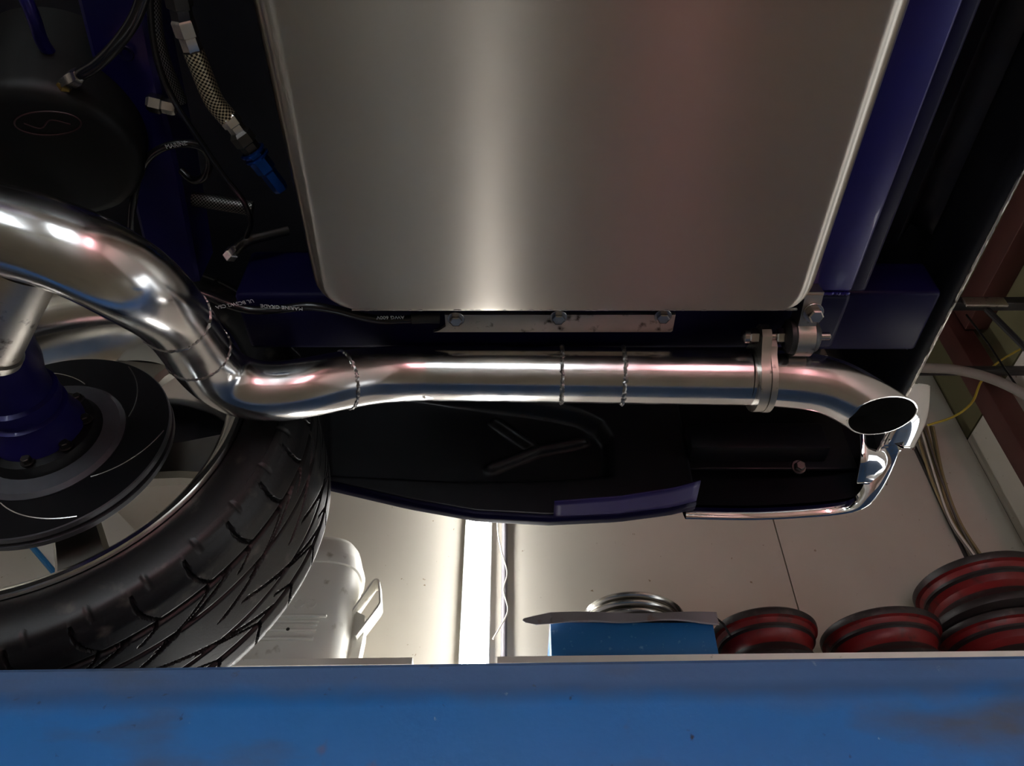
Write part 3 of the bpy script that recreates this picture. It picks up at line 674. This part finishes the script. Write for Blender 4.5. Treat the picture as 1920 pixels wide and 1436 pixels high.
b.build('bumper_liner', M_blackgloss, bp, angle=60)
def chrome_block(name, pa, pm, pb, dxl, dxr, back, label):
    # curved chrome face: arc pa-pm-pb in the (Y, Z) plane, swept from left to right and rolled back at its right end
    b = MB(); A = smooth_path([Vector((0, y, z)) for (x, y, z) in (pa, pm, pb)], 10); n = len(A)
    us = [0, .2, .4, .6, .75, .86, .94, .98, 1.0]
    for u in us:
        roll = back*(max(0, u-.6)/.4)**2.2
        for k, p in enumerate(A):
            t = k/(n-1); x0 = pa[0]*(1-t)+pb[0]*t + dxl*math.sin(t*PI); wd = dxr
            b.v.append(W(x0 + wd*u, p.y + .022*u + roll*.8, p.z + .013*u + roll*.6))
    for i in range(len(us)-1):
        for k in range(n-1): b.face((i*n+k, (i+1)*n+k, (i+1)*n+k+1, i*n+k+1))
    return b.build(name, M_chrome, bp, angle=60, label=label, solid=.004)
pA = at(1612, 808, Y=1.015); pB = at(1606, 906, Y=1.075); pM = at(1600, 862, Y=1.038)
chrome_block('bumper_lower_corner', (pA.x, pA.y, pA.z-H), (pM.x, pM.y, pM.z-H), (pB.x, pB.y, pB.z-H), -.002, .076, .030, 'curved chrome lower corner of the bumper')
pA = at(1688, 716, Y=.965); pB = at(1655, 838, Y=1.035); pM = at(1678, 776, Y=.992)
chrome_block('bumper_upper_corner', (pA.x, pA.y, pA.z-H), (pM.x, pM.y, pM.z-H), (pB.x, pB.y, pB.z-H), .004, .078, .030, 'curved chrome upper corner of the bumper')
MB().box(tuple(W(.305, 1.10, .885)), tuple(W(.615, 1.106, 1.15)), .002).build('rear_corner_panel', M_blackgloss, car, smooth=False, label='black inner panel behind the bumper')
MB().box(tuple(W(.315, 1.06, .90)), tuple(W(.56, 1.10, .96)), .004).build('bumper_bracket', M_blackgloss, car, label='black bumper bracket')
hexbolt('bolt', at(1497, 876, Y=1.06), (0, -1, -.4), .009, .014, bpy.data.objects['bumper_bracket'], M_darkano)

# ------------------------------------------------------------------ shelves and what stands on them
SZ = 1.1435; SY = 2.352
def shelf(label, xa, xb, ya=SY, tilt=0.0):
    o = MB().prism([(xa, ya-xa*.024), (xb, ya-xb*.024), (xb, WY-.001), (xa, WY-.001)], (0, 0, SZ-.022+H), (1, 0, 0), (0, 1, 0), (0, 0, 1), .022).build('wall_shelf', M_shelf, smooth=False); tag(o, label, 'shelf'); return o
shelf('white wall shelf carrying the white canister', -2.3, -.312)
shelf('white wall shelf carrying the blue box and red wheel rims', -.046, XR-.001)

# white pressed canister
cx, cy, cz = -.715, 2.52, SZ+H
can = thing('pressed_canister', 'white pressed metal canister with ribs and a side bracket on the left shelf', 'canister', (cx, cy, cz))
def superring(hx, hy, z, n=48, e=3.2):
    P = []
    for k in range(n):
        a = 2*PI*k/n; c_, s_ = math.cos(a), math.sin(a)
        P.append(Vector((cx + hx*math.copysign(abs(c_)**(2/e), c_), cy + hy*math.copysign(abs(s_)**(2/e), s_), cz + z)))
    return P
prof = [(.02, 0), (1.0, .0), (1.0, .36), (1.035, .364), (1.04, .372), (1.04, .402), (1.02, .410), (.99, .425), (.93, .458), (.82, .482), (.6, .498), (.3, .505), (.01, .506)]
hx, hy = .170, .135
b = MB()
for (s, z) in prof: b.v += superring(hx*s, hy*s, z)
for i in range(len(prof)-1):
    for k in range(48): b.face((i*48+k, i*48+(k+1) % 48, (i+1)*48+(k+1) % 48, (i+1)*48+k))
b.build('canister_body', M_white, can, angle=40)
for (z, xa, xb, h) in ((.150, -.15, .105, .010), (.132, -.15, .083, .007), (.121, -.15, .078, .004), (.100, -.15, .080, .010), (.070, -.15, .075, .012)):
    MB().box((cx+xa, cy-hy-.007, cz+z), (cx+xb, cy-hy+.004, cz+z+h), min(.0035, h*.4)).build('pressed_rib', M_white, can, angle=60)
text_mesh('embossed_mark', 'OO', .050, Matrix.Translation((cx+.024, cy-hy-.0012, cz+.200)) @ Matrix.Rotation(PI/2, 4, 'X'), M_white, can, depth=.002)
MB().disc((cx-.012, cy-hy-.0076, cz+.105), (0, -1, 0), .006, 16).build('screw_hole', M_gap, can)
# bracket on the right side
bx = cx + hx
br = MB()
loop = [Vector((bx-.012, 0, .205)), Vector((bx+.055, 0, .340)), Vector((bx+.066, 0, .346)), Vector((bx+.074, 0, .338)), Vector((bx+.088, 0, .255)), Vector((bx+.082, 0, .238)), Vector((bx+.02, 0, .130))]
loop = [Vector((p.x, cy-.05, cz+p.z)) for p in loop]
for p, q in zip(loop, loop[1:]):
    d_ = (q-p).normalized(); n_ = Vector((-d_.z, 0, d_.x))*.003
    br.prism([(0, 0), ((q-p).length, 0), ((q-p).length, .07), (0, .07)], p - n_, d_, (0, 1, 0), n_*2, 1.0)
br.build('side_bracket', M_white, can, smooth=False)
MB().prism([(0, 0), (.035, 0), (.045, .15), (.04, .22), (.0, .24)], (bx-.004, cy-.02, cz), (1, 0, 0), (0, 0, 1), (0, 1, 0), .06).build('side_foot', M_white, can, angle=30)

# blue toolbox with a sheet-metal lid
tb = thing('toolbox', 'blue metal box with a bent grey sheet on top, on the right shelf', 'box', (.41, 2.50, SZ+H))
ty0 = 2.375; xa, xb = .124, .655
MB().box((xa, ty0, SZ+H), (xb, ty0+.26, SZ+H+.128), .004).build('box_body', M_toolbox, tb, angle=40)
def lid(u, v):
    x = .125 + u*.545; y = ty0-.012 + max(0, v-.25)/.75*.30; z = .155 + .003*math.sin(u*9) - (.040+.006*math.sin(u*7+1))*max(0, .25-v)/.25
    return Vector((x, y - (.010*math.sin(u*11)+.012)*max(0, .25-v)/.25, SZ+H+z))
MB().grid(60, 24, lid).build('sheet_lid', M_sheet, tb, angle=50, solid=.003)
MB().prism([(0, 0), (-.05, -.004), (-.085, .004), (-.094, .012), (-.09, .019), (-.05, .030), (0, .042)], (.128, ty0-.022, SZ+H+.112), (1, 0, 0), (0, .1, 1), (0, 1, 0), .003).build('sheet_tongue', M_sheet, tb, smooth=False)
MB().tube([Vector((xb+.004, ty0-.01, SZ+H+.145)), Vector((xb+.03, ty0-.012, SZ+H+.115)), Vector((xb+.045, ty0-.012, SZ+H+.075))], .004, 8).build('lid_stay', M_blackbar, tb)
# stacked trim rings on the lid
for k, (dx, dy, r, dz) in enumerate(((.0, .0, .172, 0), (.006, .0, .174, .029), (.014, .004, .178, .057))):
    b = MB().lathe([(r-.055, .022), (r-.03, .028), (r-.008, .027), (r, .020), (r-.004, .008), (r-.02, .001), (r-.05, .0), (r-.055, .006)], (0, 0, 0), (0, 0, 1), 72, closed=True)
    ob = b.build('trim_ring', M_hub, angle=50); ob.location = (.415+dx, ty0+.185+dy, SZ+H+.164+dz); ob.rotation_euler = (-.02, .03+.02*k, 0)
    tag(ob, ('lowest', 'middle', 'topmost')[k] + ' dull chrome wheel trim ring of the stack on the blue box', 'trim ring', 'trim rings stacked on the blue box')
# steel wheel rims lying flat
RP = [(.55, .0), (.90, .0), (.985, .010), (1.0, .022), (.985, .034), (.93, .040), (.86, .055), (.80, .075), (.80, .100), (.86, .118), (.905, .124), (.90, .134), (.93, .150), (.985, .155), (1.0, .165), (1.0, .176), (.97, .182), (.90, .178), (.80, .16), (.76, .10), (.76, .05), (.72, .03), (.55, .022)]
RM = [0, 0, 0, 0, 0, 0, 0, 1, 1, 0, 0, 1, 1, 0, 0, 0, 0, 0, 0, 0, 0, 0, 0]
def rim(label, x, y, z, r, tilt=(0, 0, 0), hs=1.0):
    ob = MB().lathe([(a*r, h*hs) for a, h in RP], (0, 0, 0), (0, 0, 1), 72, closed=True, mi=RM).build('steel_rim', [M_rimblack, M_rimred], angle=35)
    ob.location = (x, y, z+SZ+H); ob.rotation_euler = tilt; tag(ob, label, 'wheel rim', 'red and black steel rims on the shelf'); return ob
rim('red and black steel wheel rim right beside the blue box', .868, 2.545, 0, .180)
rim('red and black steel wheel rim standing between its neighbour and the stack', 1.275, 2.560, 0, .200)
rim('large dark wheel rim on top of the stack at the shelf end', 1.71, 2.565, .185, .235, hs=1.05)
rim('lower red wheel rim under the large one at the shelf end', 1.70, 2.58, 0, .215)

# conduit, its grey holding painted shade, and curly wire beside the light
MB().tube([Vector((-.030, WY-.012, .20+H)), Vector((-.030, WY-.012, 2.5+H))], .012, 14).build('conduit', M_conduit_shade); tag(bpy.data.objects['conduit'], 'vertical conduit beside the bright light, lamp shadow put into its grey', 'conduit')
wp = smooth_path([at(932, 940, Y=2.70), at(934, 1000, Y=2.70), at(942, 1040, Y=2.69), at(951, 1075, Y=2.68), at(944, 1105, Y=2.69), at(952, 1145, Y=2.68), at(938, 1175, Y=2.69), at(924, 1198, Y=2.69)], 10)
tag(MB().tube(wp, .0028, 8).build('lamp_wire', M_wire), 'thin curly white wire hanging beside the bright light', 'wire')

# framed sheet with a blue edge, seen through the wheel
fr = thing('leaning_board', 'pale board with a blue plastic edge seen through the wheel', 'board', (-1.85, 2.60, SZ+H))
q0 = at(58, 1022, Y=2.6); q1 = at(104, 1076, Y=2.6); dd = (q1-q0).normalized(); dn = Vector((-dd.z, 0, dd.x)) * -1
if dn.x < 0: dn = -dn
b = MB(); L = .55
c_ = [q1 + dd*.10, q0 - dd*.25, q0 - dd*.25 + dn*.30, q1 + dd*.10 + dn*.30]
b.prism([(0, 0), (L, 0), (L, .3), (0, .3)], q1 + dd*.12, -dd, dn, (0, 1, 0), .008); b.build('board_sheet', M_white, fr, smooth=False)
MB().tube([q1 + dd*.12, q1 + dd*.12 - dd*L], .011, 10).build('blue_edge', M_bluestrip, fr)

# ------------------------------------------------------------------ things at the right wall, beyond the bumper
def tagmesh(b, name, m, label, cat, group=None, **k): o = b.build(name, m, **k); tag(o, label, cat, group); return o
tagmesh(MB().box((1.94, 2.30, 0), (2.035, 2.40, CZ+H), .004), 'timber_post', M_brown, 'reddish brown timber post beside the side wall', 'post', angle=50)
tagmesh(MB().box((XR-.10, -.5, 2.62+H), (XR-.001, 2.29, 2.75+H), .004), 'timber_beam', M_brown, 'reddish brown timber beam high on the side wall', 'beam', angle=50)
yb = 1.95; zA = at(1850, 562, Y=yb).z
bar = tagmesh(MB().box((1.2, yb, zA-.02), (XR, yb+.04, zA+.02), .003), 'steel_bar', M_blackbar, 'upper black steel bar crossing to the side wall', 'bar', angle=50)
p = at(1812, 575, Y=yb-.004); q = at(1880, 560, Y=yb-.004)
MB().box((p.x, yb-.012, p.z), (q.x, yb-.001, q.z), .002).build('pale_plate', M_castal, bar, angle=50)
zB = at(1850, 690, Y=2.15).z
tagmesh(MB().box((1.2, 2.15, zB-.014), (XR, 2.18, zB+.014), .003), 'steel_bar', M_blackbar, 'lower black steel bar behind the grey hose', 'bar', angle=50)
tagmesh(MB().tube([at(1850, 580, Y=1.97), at(1895, 625, Y=1.97), at(1950, 680, Y=1.97)], .012, 10), 'steel_brace', M_blackbar, 'slanted black brace under the upper bar', 'brace')
tagmesh(MB().tube(smooth_path([at(1690, 688, Y=2.0), at(1740, 690, Y=2.0), at(1790, 693, Y=2.0), at(1850, 707, Y=2.0), at(1900, 728, Y=2.0), at(1960, 765, Y=2.0)], 8), .018, 14), 'air_hose', M_cable_grey, 'grey hose sagging beyond the bumper', 'hose')
tagmesh(MB().tube(smooth_path([at(1740, 797, Y=2.2), at(1790, 780, Y=2.2), at(1822, 755, Y=2.2), at(1840, 715, Y=2.2), at(1868, 682, Y=2.2), at(1930, 645, Y=2.2)], 8), .0045, 8), 'yellow_wire', M_yellow, 'thin yellow wire looping below the grey hose', 'wire')
tagmesh(MB().tube(smooth_path([at(1812, 590, Y=2.1), at(1850, 640, Y=2.1), at(1890, 700, Y=2.1), at(1940, 770, Y=2.1)], 8), .004, 8), 'thin_wire', M_cablej, 'thin dark wire hanging from the upper bar', 'wire')
tagmesh(MB().box((at(1716, 850, Y=WY).x, WY-.02, .2), (at(1716, 850, Y=WY).x+.008, WY-.001, CZ+H), .001), 'cable_channel', M_blackbar, 'thin dark strip on the wall left of the cables', 'strip', angle=50)
random.seed(21); base = [(1730, 800), (1760, 900), (1790, 980), (1835, 1050), (1875, 1120)]
look = ['tan', 'grey', 'pale', 'dull green']
for k in range(9):
    off = -14 + k*4.2; wob = random.uniform(-8, 8); m_ = [M_cable_tan, M_cable_grey, M_wire, M_olive][k % 4]
    pts = [at(x + off*(1.0 if j in (0, 4) else .55) + wob*math.sin(j*1.7+k), y, Y=WY-.03-.006*(k % 3)) for j, (x, y) in enumerate(base)]
    r = [.006, .005, .0045, .007][k % 4]
    where = ['leftmost', 'second from left', 'third from left', 'fourth from left', 'middle', 'fourth from right', 'third from right', 'second from right', 'rightmost'][k]
    tagmesh(MB().tube(smooth_path(pts, 8), r, 8), 'wall_cable', m_, '%s cable of the bundle on the wall, %s' % (look[k % 4], where), 'cable', 'cables bundled on the wall')
